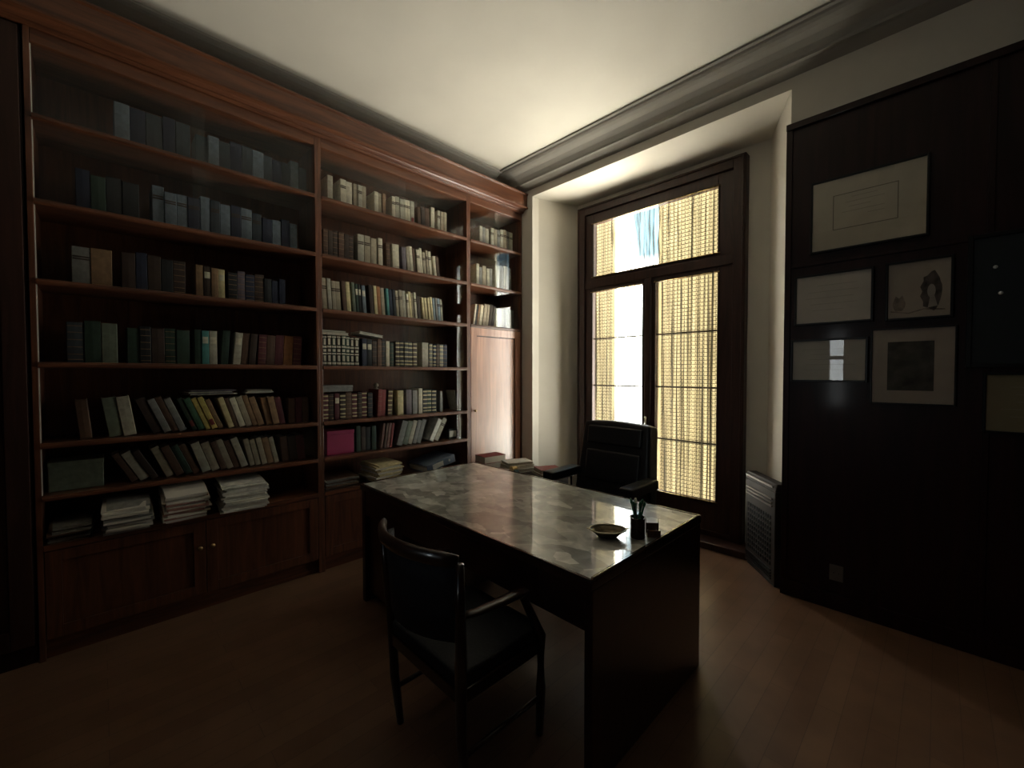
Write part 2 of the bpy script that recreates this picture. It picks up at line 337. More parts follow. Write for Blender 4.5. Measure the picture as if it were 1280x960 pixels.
def curtain(x0, x1, z0, z1, seed, slant=0.0, label='', dense=1.0):
    rnd = random.Random(seed); mb = MB(); nx = 260; nz = 14; Y = 3.765
    ph = []; p = 0
    for i in range(nx + 1):
        ph.append(p); p += 2 * math.pi / nx * (x1 - x0) / .043 * dense * rnd.choice((.35, .6, 1, 1, 1.5, 1.8)) if i % 7 else 0
    w = [rnd.uniform(.35, 1.3) for _ in range(nx // 8 + 2)]
    vs = []; fs = []
    for j in range(nz + 1):
        t = j / nz; z = z0 + (z1 - z0) * t
        for i in range(nx + 1):
            u = i / nx; k = i / 8; a = w[int(k)] * (1 - k % 1) + w[int(k) + 1] * (k % 1)
            sh = slant * math.sin(math.pi * u) * (t - .5)
            x = x0 + (x1 - x0) * u + sh + .003 * math.sin(5 * t + 9 * u)
            y = Y + .013 * a * math.sin(ph[i] + .5 * math.sin(3 * t + 5 * u)) * (1 - .55 * max(0, abs(t - .5) * 2 - .9) / .1)
            vs.append((x, y, z))
    for j in range(nz):
        for i in range(nx): fs.append((j * (nx + 1) + i, j * (nx + 1) + i + 1, (j + 1) * (nx + 1) + i + 1, (j + 1) * (nx + 1) + i))
    r = thing('curtain', label, 'curtain', group='sheer curtains on the french window')
    mb.add(vs, fs, 0, True).build('curtain_cloth', M_curtain, r)
    rd = MB(); rd.tube([(x0 - .012, Y, z1 - .012), (x1 + .012, Y, z1 - .012)], .004, 8); rd.build('curtain_rod', M_brass, r)
    rd = MB(); rd.tube([(x0 - .012, Y, z0 + .012), (x1 + .012, Y, z0 + .012)], .004, 8); rd.build('curtain_rod', M_brass, r)
curtain(-2.61, -1.33, 2.488, 3.075, 3, .10, 'wide short sheer cream curtain across the transom light above the doors', .8)
curtain(-2.618, -2.03, .345, 2.352, 7, .02, 'long sheer cream curtain on the left door leaf, glaring white daylight behind', 1.0)
curtain(-1.90, -1.332, .345, 2.352, 12, .03, 'long sheer cream curtain on the right door leaf, with slatted shutter behind', .8)

# outside shutters: cream slats, the right one drawn, the left one folded back
def shutter(x0, x1, y, label, ang=0):
    r = thing('window_shutter', label, 'shutter', (x0, y, 0), (0, 0, ang), group='slatted shutters outside the french window')
    w = x1 - x0; s = MB(); z = .12
    while z < 3.2:
        s.prism([(-.006, z), (.004, z + .004), (.007, z + .018), (.004, z + .032), (-.006, z + .0362)], 'X', 0, w); z += .036
    s.build('slat', M_slat, r)
    j = MB(); z = .12
    while z < 3.2:
        j.box(0, w, -.0085, -.004, z + .033, z + .039)
        n = int(w / .036)
        for k in range(n): j.box(.01 + k * w / n, .016 + k * w / n, -.010, -.004, z + .007, z + .021)
        z += .036
    j.build('slat_hinge', M_slatdark, r)
    st = MB(); st.box(-.03, 0, -.015, .02, .08, 3.25); st.box(w, w + .03, -.015, .02, .08, 3.25); st.build('stile', M_slat, r)
shutter(-1.955, -1.22, 4.02, 'cream slatted outside shutter drawn closed behind the right door leaf')
shutter(-2.82, -2.51, 4.02, 'cream slatted outside shutter folded to the left edge of the window opening')

# ------------------------------------------------------------------ the wall of bookcases
XF = -3.18
SH = [2.745, 2.325, 1.925, 1.505, 1.09, .82]      # tops of the shelves are at +.03
LEDGE = .565
def bay(y0, y1, label, kind):
    r = thing('bookcase', label, 'bookcase', (XF, (y0 + y1) / 2, 0), group='built-in bookcases along the left wall')
    ox, oy = XF, (y0 + y1) / 2
    def bx(*a): m = MB(); m.box(a[0] - ox, a[1] - ox, a[2] - oy, a[3] - oy, a[4], a[5]); return m
    bx(XL + .005, XL + .02, y0, y1, .0, 3.19).build('back_panel', M_cherry_z, r)
    bx(XL + .02, XF, y0, y0 + .022, 0, 3.19).build('side_panel', M_cherry_z, r, .002)
    bx(XL + .02, XF, y1 - .022, y1, 0, 3.19).build('side_panel', M_cherry_z, r, .002)
    bx(XL + .02, XF, y0 + .022, y1 - .022, 3.12, 3.19).build('top_rail', M_cherry_y, r, .004)
    shelves = SH if kind != 'end' else SH[:3]
    for z in shelves:
        m = bx(XL + .02, XF + .004, y0 + .022, y1 - .022, z, z + .028)
        m.box(XF - .002 - ox, XF + .010 - ox, y0 + .022 - oy, y1 - .022 - oy, z + .004, z + .020); m.build('shelf', M_cherry_y, r, .003)
    # sliding glass panes, two to a compartment
    tops = [3.12] + SH
    n = len(shelves) - (0 if kind == 'end' else 0)
    for i in range(n):
        zb, zt = shelves[i] + .030, tops[i] - .002
        ym = (y0 + y1) / 2 + (.0 if kind != 'end' else .02)
        spans = [(y0 + .026, ym + .03, -.016), (ym - .03, y1 - .024, -.028)]
        if kind == 'end' and i == 2: spans = [(ym - .03, y1 - .024, -.028), (ym - .01, y1 - .03, -.016)]
        for (a, b, dx) in spans:
            m = MB(); x = XF + dx - ox
            m.add([(x, a - oy, zb), (x, b - oy, zb), (x, b - oy, zt), (x, a - oy, zt)], [(0, 1, 2, 3)], 0)
            
            if a < y0 + .03: m.box(x - .003, x + .001, a - oy - .004, a - oy, zb, zt, 1)
            m.build('glass_pane', [M_caseglass, M_glassedge], r)
    if kind == 'end':
        za, zb = .10, SH[2] - .002
        bx(XL + .02, XF - .03, y0 + .022, y1 - .022, 0, .10).build('plinth', M_cherry_y, r)
        d = MB(); s0, s1 = y0 + .026 - oy, y1 - .026 - oy; X0, X1 = XF - .022 - ox, XF - ox; w = .075
        d.box(X0, X1, s0, s0 + w, za, zb); d.box(X0, X1, s1 - w, s1, za, zb); d.box(X0, X1, s0 + w, s1 - w, za, za + w); d.box(X0, X1, s0 + w, s1 - w, zb - w, zb)
        for (p, q, u_, v_) in ((s0 + w, s0 + w + .010, za + w, zb - w), (s1 - w - .010, s1 - w, za + w, zb - w), (s0 + w, s1 - w, za + w, za + w + .01), (s0 + w, s1 - w, zb - w - .01, zb - w)):
            d.box(X0 + .004, X1 - .012, p, q, u_, v_, 1)
        d.box(X0, X1 - .014, s0 + w, s1 - w, za + w, zb - w)
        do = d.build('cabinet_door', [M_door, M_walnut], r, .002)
        k = MB(); k.lathe([(.006, 0), (.006, .012), (.013, .018), (.012, .026), (.001, .030)], (0, 0, 0), 16)
        k.build('door_knob', M_brass, do); kk = do.children[0]; kk.rotation_euler = (0, math.radians(90), 0); kk.location = (0, s0 + .04, 1.11)
    else:
        bx(XL + .02, XF + .006, y0 + .022, y1 - .022, LEDGE, LEDGE + .03).build('ledge', M_cherry_y, r, .004)
        bx(XL + .02, XF - .03, y0 + .022, y1 - .022, 0, .10).build('plinth', M_cherry_y, r)
        for a, b in ((y0 + .026, (y0 + y1) / 2 - .002), ((y0 + y1) / 2 + .002, y1 - .026)):
            d = MB(); a -= oy; b -= oy; X0, X1 = XF - .022 - ox, XF - ox; w = .06; za, zb = .105, LEDGE - .004
            d.box(X0, X1, a, a + w, za, zb); d.box(X0, X1, b - w, b, za, zb); d.box(X0, X1, a + w, b - w, za, za + w); d.box(X0, X1, a + w, b - w, zb - w, zb); d.box(X0, X1 - .01, a + w, b - w, za + w, zb - w)
            do = d.build('cabinet_door', M_cherry_z, r, .002)
            k = MB(); k.lathe([(.006, 0), (.006, .012), (.013, .018), (.012, .026), (.001, .030)], (0, 0, 0), 16)
            ko = k.build('door_knob', M_brass, do); ko.rotation_euler = (0, math.radians(90), 0); ko.location = (0, (b - .03) if a < 0 and b < .01 else a + .03, .40)
    return r
B_L = (-.245, 1.150); B_M = (1.150, 2.540); B_R = (2.540, 3.275)
bay(*B_L, 'widest, darkest glazed bookcase at the left, with heaps of paper on its low ledge', 'open')
bay(*B_M, 'glazed bookcase in the middle, standing behind the left end of the desk', 'open')
bay(*B_R, 'narrow end bookcase beside the window recess with a tall panelled cupboard door', 'end')
# tall closed cupboard that carries on past the frame at the left
c = thing('tall_cupboard', 'tall dark cupboard cut off by the left edge of the picture', 'cupboard', (XF, -.75, 0))
MB().box(XL - XF + .005, -.024, -.53, .495, 0, 3.19).build('carcass', M_winwood, c)
for a, b in ((-.525, -.02), (-.015, .49)):
    d = MB(); d.box(-.022, 0, a, a + .08, .1, 3.18); d.box(-.022, 0, b - .08, b, .1, 3.18); d.box(-.022, 0, a + .08, b - .08, .1, .2); d.box(-.022, 0, a + .08, b - .08, 3.08, 3.18); d.box(-.022, -.010, a + .08, b - .08, .2, 3.08)
    d.build('cupboard_door', M_winwood, c, .003)
cor = thing('bookcase_cornice', 'long red-brown wooden cornice running over the tops of all the bookcases', 'cornice', (XF, 1.0, 3.19))
X = lambda v: v - XF
cm = MB(); cm.prism([(X(XL + .01), 0), (X(-3.165), 0), (X(-3.150), .008), (X(-3.150), .016), (X(-3.135), .022), (X(-3.125), .03), (X(-3.10), .036), (X(-3.10), .17), (X(-3.085), .176), (X(-3.085), .188), (X(XL + .01), .188)], 'Y', -2.25, 2.275)
cm.build('fascia', M_cherry_y, cor, .002)
bd = MB(); bd.prism([(X(-3.10), .030), (X(-3.088), .036), (X(-3.086), .046), (X(-3.10), .052)], 'Y', -2.25, 2.275); bd.build('bead_moulding', M_cherry_y, cor)

# ------------------------------------------------------------------ books
PAL = {
 'cream': (.60, .54, .40), 'pale': (.42, .38, .29), 'beige': (.36, .30, .21), 'white': (.70, .68, .60), 'yellow': (.55, .42, .12), 'straw': (.58, .48, .26),
 'brown': (.10, .05, .028), 'dark brown': (.045, .024, .015), 'tan': (.26, .15, .075), 'orange': (.32, .13, .045), 'red': (.24, .035, .030), 'burgundy': (.10, .018, .022),
 'pink-brown': (.28, .14, .11), 'black': (.014, .014, .015), 'dark green': (.022, .045, .028), 'green': (.05, .12, .06), 'grey-green': (.15, .17, .12), 'teal': (.08, .26, .24),
 'dark slate': (.035, .045, .055), 'navy': (.018, .022, .045), 'blue-grey': (.14, .17, .20), 'grey': (.22, .21, .19), 'mauve-grey': (.13, .10, .12), 'pale blue': (.22, .28, .32), 'lilac': (.2, .15, .2)}
def bookmat(cn): return plain('book_cloth_' + cn.replace(' ', '_').replace('-', '_'), PAL[cn], .6, var=.22, scale=35)
ORD = ['first', 'second', 'third', 'fourth', 'fifth', 'sixth', 'seventh', 'eighth', 'ninth', 'tenth', 'eleventh', 'twelfth', 'thirteenth', 'fourteenth', 'fifteenth', 'sixteenth', 'seventeenth', 'eighteenth', 'nineteenth']
def ordn(n):
    if n < 19: return ORD[n]
    tens = {2: 'twent', 3: 'thirt', 4: 'fort', 5: 'fift'}; k = n + 1
    return tens[k // 10] + 'ieth' if k % 10 == 0 else tens[k // 10] + 'y-' + ORD[k % 10 - 1]
SIN, COS = math.sin(math.radians(45.52)), math.cos(math.radians(45.52))
def ybook(u, x=-3.245):              # where a viewing direction meets the plane of the book spines
    t = (u - 640) / 524.0; dx = -SIN + t * COS; dy = COS + t * SIN; return x * dy / dx
SHELFWORD = {0: 'top shelf', 1: 'second shelf', 2: 'third shelf', 3: 'fourth shelf', 4: 'fifth shelf', 5: 'lowest shelf'}
BAYWORD = {'L': 'left bookcase', 'M': 'middle bookcase', 'R': 'narrow end bookcase'}
rb = random.Random(41)
def book(y, z, t, h, d, lean, cn, style, xs, label, group):
    """y is where the book's lower resting corner stands; positive lean tips the top to the left"""
    r = thing('book', label, 'book', (xs, y, z), (math.radians(lean), 0, 0), group)
    a, b = (0.0003, t - .0003) if lean >= 0 else (-t + .0003, -.0003)
    cv = min(.0028, t * .16); m = MB(); q = min(.006, t * .3); c_ = (a + b) / 2
    m.prism([(-d, a), (-.004, a), (-.001, a + q * .4), (0.0, c_), (-.001, b - q * .4), (-.004, b), (-d, b), (-d, b - cv), (-.009, b - cv), (-.009, a + cv), (-d, a + cv)], 'Z', 0.0, h)
    m.build('cover', bookmat(cn), r)
    MB().box(-d + .006, -.009, a + cv, b - cv, .004, h - .005).build('page_block', M_page, r)
    if style:
        s = MB()
        sm = bookmat({'band': 'straw', 'lab': 'cream', 'pat': 'cream', 'gilt': 'tan', 'dark': 'dark brown', 'red': 'red'}[style])
        ex = .0012
        def strip(z0, z1, k=1.0): s.prism([(-.004, c_ - (c_ - a) * k), (ex - .001, c_ - (c_ - a) * .85 * k), (ex, c_), (ex - .001, c_ + (c_ - a) * .85 * k), (-.004, c_ + (c_ - a) * k)], 'Z', h * z0, h * z1)
        if style in ('band', 'gilt'):
            for zz in (.07, .2, .38, .56, .74, .9): strip(zz, zz + (.05 if style == 'band' else .015))
        elif style == 'pat':
            for z0, z1, k in ((.05, .12, 1), (.16, .34, .6), (.38, .42, 1), (.47, .55, .7), (.6, .66, 1), (.70, .9, .55), (.93, .97, 1)): strip(z0, z1, k)
        elif style == 'lab': strip(.62, .82, .85)
        elif style == 'dark': strip(.66, .70); strip(.72, .76)
        elif style == 'red': strip(.12, .3, .8)
        s.build('spine_band' if style in ('band', 'gilt', 'dark') else 'spine_label', sm, r)
    return r
STY = {None: 'plain', 'band': 'gold-banded', 'gilt': 'gilt-lined', 'lab': 'pale-labelled', 'pat': 'cream-patterned', 'dark': 'dark-lettered', 'red': 'red-tagged'}
def row(bk, i, segs, x=-3.245):
    z = SH[i] + .0285; n = 0; bayr = {'L': B_L, 'M': B_M, 'R': B_R}[bk]
    lo, hi = bayr[0] + .030, bayr[1] - .028; cur = lo; out = []
    for sg in segs:
        u0, u1, cols, styles, h0, h1, t0, t1, lean = sg
        k_t = 1.8 if bk == 'L' else 1.6; t0 *= k_t; t1 *= k_t
        if cols == ['straw'] or styles == ['pat']: t0 /= k_t; t1 /= k_t
        y = max(ybook(u0), cur); ye = min(ybook(u1), hi); k = 0; L = math.radians(abs(lean)); hh0 = h1 * math.sin(L)
        if out: y = max(y, out[-1][0] + 1.02 * h1 * max(0, math.sin(math.radians(lean)) - math.sin(math.radians(out[-1][1]))))
        if lean < 0: y += .0
        if lean > 0 and not out: y = max(y, lo + hh0)
        if lean < 0: ye = min(ye, hi - hh0)
        while True:
            t = rb.uniform(t0, t1); step = t / math.cos(L) + .0008
            if y + step > ye + .004 or y + step > hi: break
            h_ = rb.uniform(h0, h1); cn = cols[k % len(cols)] if rb.random() < .75 else rb.choice(cols); st = rb.choice(styles)
            out.append((y + step, lean)); yy = y if lean >= 0 else y + step
            ln = '' if abs(lean) < 3 else (' leaning left' if lean > 0 else ' leaning right')
            thick = 'thin' if t < .027 else ('thick' if t > .045 else 'medium')
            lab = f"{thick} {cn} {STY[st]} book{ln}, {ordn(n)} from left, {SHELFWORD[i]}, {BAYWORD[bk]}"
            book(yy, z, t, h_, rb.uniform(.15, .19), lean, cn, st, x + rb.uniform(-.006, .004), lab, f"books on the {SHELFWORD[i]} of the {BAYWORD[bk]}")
            y += step; k += 1; n += 1; cur = y
    return cur
P_ = [None]
# --- middle bookcase
row('M', 0, [(412, 424, ['pale', 'beige'], P_, .19, .215, .022, .032, 0), (428, 444, ['cream'], ['dark', None], .19, .20, .026, .032, 0), (445, 463, ['beige', 'pale'], ['dark', None], .18, .20, .018, .024, 0),
             (470, 485, ['cream', 'beige', 'tan'], ['dark', None], .17, .19, .018, .026, 0), (492, 523, ['cream', 'cream', 'pale'], ['dark', 'red', 'dark'], .19, .205, .018, .026, 1), (524, 539, ['brown', 'dark brown'], P_, .17, .2, .02, .03, 2),
             (540, 545, ['cream'], P_, .2, .21, .02, .026, 0), (548, 560, ['pale', 'beige'], ['dark', None], .19, .20, .018, .026, 0)])
row('M', 1, [(406, 448, ['brown', 'dark brown', 'dark brown'], ['gilt', None], .20, .215, .02, .028, 0), (449, 474, ['pale', 'beige', 'pale'], ['dark', None], .22, .235, .028, .038, 0), (475, 484, ['cream'], ['dark'], .235, .24, .024, .03, 1),
             (485, 491, ['brown'], ['gilt'], .21, .22, .018, .024, 2), (492, 503, ['cream', 'pale'], P_, .20, .215, .03, .04, 2), (504, 510, ['mauve-grey'], P_, .2, .21, .022, .026, 2), (510, 522, ['beige', 'cream', 'brown'], ['dark', None], .21, .235, .014, .02, 5),
             (523, 543, ['cream', 'cream', 'beige'], ['dark', None], .20, .245, .014, .022, 5), (544, 552, ['brown', 'cream'], P_, .19, .2, .014, .02, 6)])
row('M', 2, [(405, 429, ['beige', 'pale', 'beige'], ['dark', None], .22, .24, .018, .024, 3), (430, 443, ['brown', 'straw', 'cream'], P_, .225, .24, .016, .022, 4), (443, 463, ['grey-green', 'dark green', 'black', 'blue-grey', 'navy'], [None, 'lab'], .225, .24, .014, .02, 4),
             (464, 485, ['dark brown', 'straw', 'orange', 'beige'], P_, .225, .24, .016, .024, 4), (485, 497, ['teal', 'navy', 'black'], P_, .22, .235, .015, .02, 4), (497, 510, ['pale', 'beige'], ['dark', None], .22, .24, .018, .024, 4),
             (510, 523, ['cream', 'straw', 'beige'], ['red', None, 'dark'], .21, .235, .014, .018, 5), (523, 530, ['dark brown', 'navy'], P_, .2, .21, .016, .02, 5), (530, 543, ['straw', 'dark brown', 'cream'], P_, .20, .215, .014, .02, 6), (543, 557, ['pale', 'grey', 'pale blue'], ['dark', None], .2, .215, .014, .02, 5)])
row('M', 3, [(404, 452, ['black', 'dark brown', 'dark green'], ['pat'], .225, .235, .032, .036, 0), (453, 483, ['black', 'navy', 'dark brown', 'brown'], ['gilt', 'band', 'lab', None], .21, .225, .02, .028, 0), (483, 488, ['cream'], P_, .21, .22, .02, .022, 0),
             (488, 495, ['dark green'], ['gilt'], .2, .21, .02, .025, 0), (495, 522, ['dark brown', 'black'], ['band'], .215, .22, .024, .027, 0), (528, 536, ['pale'], P_, .215, .22, .036, .042, 0), (537, 560, ['grey', 'navy', 'dark brown'], ['band', 'gilt', None], .2, .215, .02, .028, 0)])
row('M', 4, [(404, 470, ['burgundy', 'dark brown', 'burgundy', 'black', 'brown'], ['gilt', 'band', 'lab', 'gilt'], .195, .215, .022, .03, 0), (471, 483, ['red', 'pink-brown'], ['gilt', None], .215, .225, .020, .028, -3), (484, 492, ['brown', 'tan'], ['band'], .205, .22, .022, .028, -2),
             (497, 508, ['straw'], P_, .21, .215, .055, .065, 0), (508, 523, ['mauve-grey', 'grey'], P_, .205, .215, .03, .038, 0), (523, 528, ['cream'], P_, .22, .225, .024, .028, 0), (528, 549, ['black', 'dark green'], ['band'], .205, .215, .03, .034, 0), (550, 556, ['grey'], P_, .18, .19, .018, .022, 0)])
row('M', 5, [(445, 474, ['dark green', 'dark brown', 'black'], [None, 'gilt'], .19, .21, .022, .03, 0), (475, 492, ['pink-brown', 'brown', 'beige', 'red'], P_, .195, .21, .014, .018, -8), (494, 530, ['grey', 'grey-green', 'pale', 'grey'], P_, .2, .22, .022, .036, -17), (535, 549, ['white', 'pale'], ['dark', None], .21, .22, .026, .032, -28)])
# --- narrow end bookcase
row('R', 0, [(600, 612, ['pale', 'grey'], P_, .17, .19, .022, .03, 0), (614, 646, ['pale', 'beige', 'grey'], ['dark', None], .19, .22, .024, .034, 0)])
row('R', 1, [(596, 618, ['pale', 'grey', 'beige'], P_, .19, .22, .024, .034, 0), (620, 647, ['pale', 'grey', 'white'], P_, .24, .26, .03, .04, 0)])
row('R', 2, [(591, 603, ['cream', 'black', 'tan', 'cream'], P_, .20, .23, .012, .016, -9), (603, 618, ['beige', 'brown', 'beige', 'dark brown'], P_, .215, .235, .018, .028, -8), (620, 630, ['white', 'pale'], P_, .2, .21, .022, .03, 0), (633, 647, ['grey', 'white'], P_, .2, .215, .02, .03, 0)])
# --- left bookcase: book colours darkened to stand in for the dimness here
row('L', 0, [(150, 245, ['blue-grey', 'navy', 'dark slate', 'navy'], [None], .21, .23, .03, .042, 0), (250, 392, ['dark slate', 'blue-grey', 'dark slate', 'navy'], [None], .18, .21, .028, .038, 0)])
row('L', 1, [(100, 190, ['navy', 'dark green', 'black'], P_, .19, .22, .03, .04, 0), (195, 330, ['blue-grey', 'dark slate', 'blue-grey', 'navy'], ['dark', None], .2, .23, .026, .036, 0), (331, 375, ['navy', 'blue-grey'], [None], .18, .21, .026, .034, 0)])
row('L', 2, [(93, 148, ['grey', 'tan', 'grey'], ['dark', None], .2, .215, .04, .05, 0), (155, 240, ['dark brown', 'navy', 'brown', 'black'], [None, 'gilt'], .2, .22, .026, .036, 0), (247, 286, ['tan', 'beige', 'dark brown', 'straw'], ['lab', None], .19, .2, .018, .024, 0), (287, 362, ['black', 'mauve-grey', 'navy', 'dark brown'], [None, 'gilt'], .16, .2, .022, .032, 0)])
row('L', 3, [(84, 158, ['dark slate', 'dark green', 'grey-green'], ['gilt', None], .21, .23, .036, .044, 0), (160, 243, ['dark green', 'black', 'dark brown'], [None, 'gilt'], .2, .22, .026, .036, 0), (244, 275, ['dark green', 'teal', 'pale', 'black'], ['lab', 'dark', None], .21, .22, .018, .026, 0),
             (276, 290, ['dark green', 'tan'], P_, .215, .22, .02, .026, -4), (291, 320, ['pale', 'brown', 'burgundy', 'dark brown'], ['lab', None], .2, .215, .022, .028, -5), (322, 386, ['burgundy', 'brown', 'burgundy', 'orange'], [None, 'gilt'], .2, .21, .026, .034, -3)])
row('L', 4, [(60, 70, ['orange', 'brown'], P_, .2, .21, .025, .035, 0), (98, 130, ['brown', 'grey', 'orange', 'dark brown'], P_, .19, .22, .026, .036, 5), (135, 180, ['grey-green', 'pale', 'dark green', 'brown', 'dark brown'], P_, .2, .23, .024, .034, 8), (190, 240, ['dark brown', 'grey', 'brown', 'white', 'grey-green'], P_, .2, .225, .018, .026, 21),
             (240, 285, ['dark green', 'green', 'yellow', 'yellow', 'tan'], [None, 'red'], .2, .22, .014, .02, 21), (285, 332, ['straw', 'brown', 'cream', 'beige', 'tan', 'tan'], P_, .2, .22, .014, .022, 17), (333, 358, ['brown', 'tan', 'burgundy'], P_, .19, .2, .02, .026, 11), (360, 390, ['brown', 'burgundy'], P_, .17, .19, .024, .03, 0)])
row('L', 5, [(162, 205, ['brown', 'pale', 'dark brown', 'beige'], P_, .18, .2, .018, .026, 27), (206, 250, ['beige', 'brown', 'dark green', 'pale'], P_, .19, .2, .018, .024, 22), (251, 310, ['pale', 'beige', 'brown', 'cream', 'tan'], P_, .19, .205, .018, .026, 18), (311, 350, ['beige', 'brown', 'pale', 'tan'], P_, .18, .2, .016, .024, 12), (352, 388, ['brown', 'dark brown', 'burgundy'], P_, .17, .19, .022, .03, 5)])

# ------------------------------------------------------------------ loose things in the bookcases
def flat_book(name, label, cat, c_, size, rz, cn, group=None, tilt=(0, 0)):
    r = thing(name, label, cat, c_, (tilt[0], tilt[1], rz), group); w, l, t = size; cv = min(.003, t * .15)
    m = MB(); m.box(-w / 2, w / 2, -l / 2, l / 2, 0, cv); m.box(-w / 2, w / 2, -l / 2, l / 2, t - cv, t); m.box(-w / 2, -w / 2 + cv, -l / 2, l / 2, cv, t - cv); m.build('cover', bookmat(cn), r)
    MB().box(-w / 2 + cv, w / 2 - .004, -l / 2 + .004, l / 2 - .004, cv, t - cv).build('page_block', M_page, r)
    return r
zt = SH[3] + .0285 + .236
flat_book('book', 'pale book lying flat on the cream-patterned volumes at the left, middle bookcase', 'book', (-3.34, ybook(420), zt), (.18, .21, .022), 0, 'pale')
flat_book('book', 'thin grey-green book lying on the flat pale book atop the patterned volumes', 'book', (-3.335, ybook(418), zt + .0225), (.17, .19, .014), .05, 'grey-green')
flat_book('book', 'cream book lying aslant on top of the dark volumes, middle bookcase fourth shelf', 'book', (-3.33, ybook(465), zt + .012), (.17, .20, .020), 0, 'white', tilt=(math.radians(-7), 0))
zt = SH[4] + .0285 + .216
bx_ = thing('document_box', 'flat grey cardboard box lying on the burgundy books, middle bookcase', 'box', (-3.34, ybook(422), zt))
MB().box(-.09, .09, -.12, .12, 0, .045).build('box_body', bookmat('grey'), bx_, .002); MB().box(-.092, .092, -.122, .122, .028, .05).build('lid', bookmat('grey'), bx_, .002)
o = thing('ornament', 'small round pale ornament on top of the red books, middle bookcase', 'ornament', (-3.30, ybook(474), SH[4] + .0285 + .226))
k = MB(); k.lathe([(.018, 0), (.02, .004), (.008, .010), (.014, .018), (.021, .03), (.018, .042), (.006, .05), (.001, .052)], (0, 0, 0), 18); k.build('body', bookmat('beige'), o)
# pink box
b = thing('box_file', 'magenta cardboard box file at the left end of the lowest shelf, middle bookcase', 'box', (-3.25, (ybook(407) + ybook(443)) / 2, SH[5] + .0285))
hw = (ybook(443) - ybook(407)) / 2 - .006; MAG = plain('magenta_card', (.42, .035, .12), .55, var=.1, scale=8)
MB().box(-.2, 0, -hw, hw, 0, .165).build('box_body', MAG, b, .003); MB().box(-.202, .003, -hw - .002, hw + .002, .155, .185).build('lid', MAG, b, .003)
# leaning thin book and white card
book(ybook(573), SH[4] + .0285, .010, .20, .14, 14, 'pale', None, -3.25, 'thin pale book leaning alone at the right of the fifth shelf, middle bookcase', None)
cdn = thing('card_box', 'small white box near the right end of the lowest shelf, middle bookcase', 'box', (-3.26, ybook(567), SH[5] + .0285 + 0))
MB().box(-.05, 0, -.045, .045, 0, .095).build('box_body', M_black, cdn, .002); MB().box(0.0, .002, -.04, .04, .02, .078).build('label_card', M_white, cdn)

def paper_stack(label, x, y, z, w, l, n, th, seed, rz=0, curl=0.0, mat=M_paper, name='paper_stack', jit=.02, group=None, tone=None):
    rr = random.Random(seed); o = thing(name, label, 'papers', (x, y, z), (0, 0, rz), group)
    zz = 0; chunks = [MB(), MB()]
    for i in range(n):
        t = th / n * rr.uniform(.7, 1.3); a = rr.uniform(-.09, .09) * (jit / .02); dx, dy = rr.uniform(-jit, jit), rr.uniform(-jit, jit)
        sw, sl = w * rr.uniform(.88, 1.0), l * rr.uniform(.88, 1.0); mb = chunks[0 if i % 3 else 1]
        seg = 6; vs = []; ca, sa = math.cos(a), math.sin(a)
        for top in (0, 1):
            for q in range(seg + 1):
                for e in (-1, 1):
                    u = (q / seg - .5); px, py = u * sw + dx, e * sl / 2 + dy
                    droop = -curl * max(0, u) ** 2 * 4 * (i / n) * th
                    vs.append((px * ca - py * sa, px * sa + py * ca, zz + top * t * .93 + droop * .5))
        m = 2 * (seg + 1); fs = [(0, 1, m + 1, m), (m - 1, m - 2, 2 * m - 2, 2 * m - 1)]
        for q in range(seg):
            a0 = 2 * q; fs += [(a0, a0 + 2, a0 + 3, a0 + 1), (m + a0, m + a0 + 1, m + a0 + 3, m + a0 + 2), (a0, m + a0, m + a0 + 2, a0 + 2), (a0 + 1, a0 + 3, m + a0 + 3, m + a0 + 1)]
        mb.add(vs, fs); zz += t
    chunks[0].build('sheets', mat, o); chunks[1].build('folders', tone or bookmat('pale'), o)
    return o
ZL = LEDGE + .031
paper_stack('low dark heap of papers at the far left of the ledge, left bookcase', -3.31, -.125, ZL, .28, .15, 12, .09, 1, .0, .2, bookmat('grey'), tone=bookmat('brown'), group='paper heaps on the bookcase ledge')
paper_stack('slumped heap of grey papers on the ledge, leftmost of the three pale heaps', -3.28, ybook(157), ZL, .30, .20, 16, .17, 2, -.05, .5, M_paper, jit=.012, tone=bookmat('grey'), group='paper heaps on the bookcase ledge')
paper_stack('tall rounded heap of papers, middle one of the three pale heaps on the ledge', -3.28, ybook(226), ZL, .30, .21, 18, .19, 3, .04, .5, M_paper, jit=.012, tone=bookmat('pink-brown'), group='paper heaps on the bookcase ledge')
paper_stack('wide neat heap of white papers, rightmost on the left bookcase ledge', -3.25, ybook(300), ZL, .32, .26, 18, .18, 4, -.05, .1, bookmat('white'), jit=.012, tone=M_paper, group='paper heaps on the bookcase ledge')
bkb = thing('cardboard_box', 'grey-brown box at the left end of the lowest shelf, left bookcase', 'box', (-3.26, -.105, SH[5] + .0285))
MB().box(-.2, 0, -.10, .11, 0, .14).build('box_body', bookmat('grey-green'), bkb, .004); MB().box(-.202, .002, -.102, .112, .13, .155).build('lid', bookmat('grey-green'), bkb, .003)
zz_ = SH[4] + .0285 + .222
paper_stack('loose papers lying on top of the leaning books, fifth shelf of the left bookcase', -3.33, ybook(262), zz_, .18, .26, 6, .03, 5, .1, .2, bookmat('mauve-grey'), jit=.015, tone=bookmat('pale'))
paper_stack('curled white sheets lying on the yellowish leaning books, left bookcase', -3.33, ybook(326), zz_ , .17, .16, 4, .022, 6, -.1, 1.2, bookmat('white'), jit=.015, tone=M_paper)
paper_stack('flat brown-grey papers on the ledge at the left end of the middle bookcase', -3.32, ybook(424), ZL, .27, .26, 10, .085, 7, .02, .1, bookmat('grey'), jit=.01, tone=bookmat('brown'))
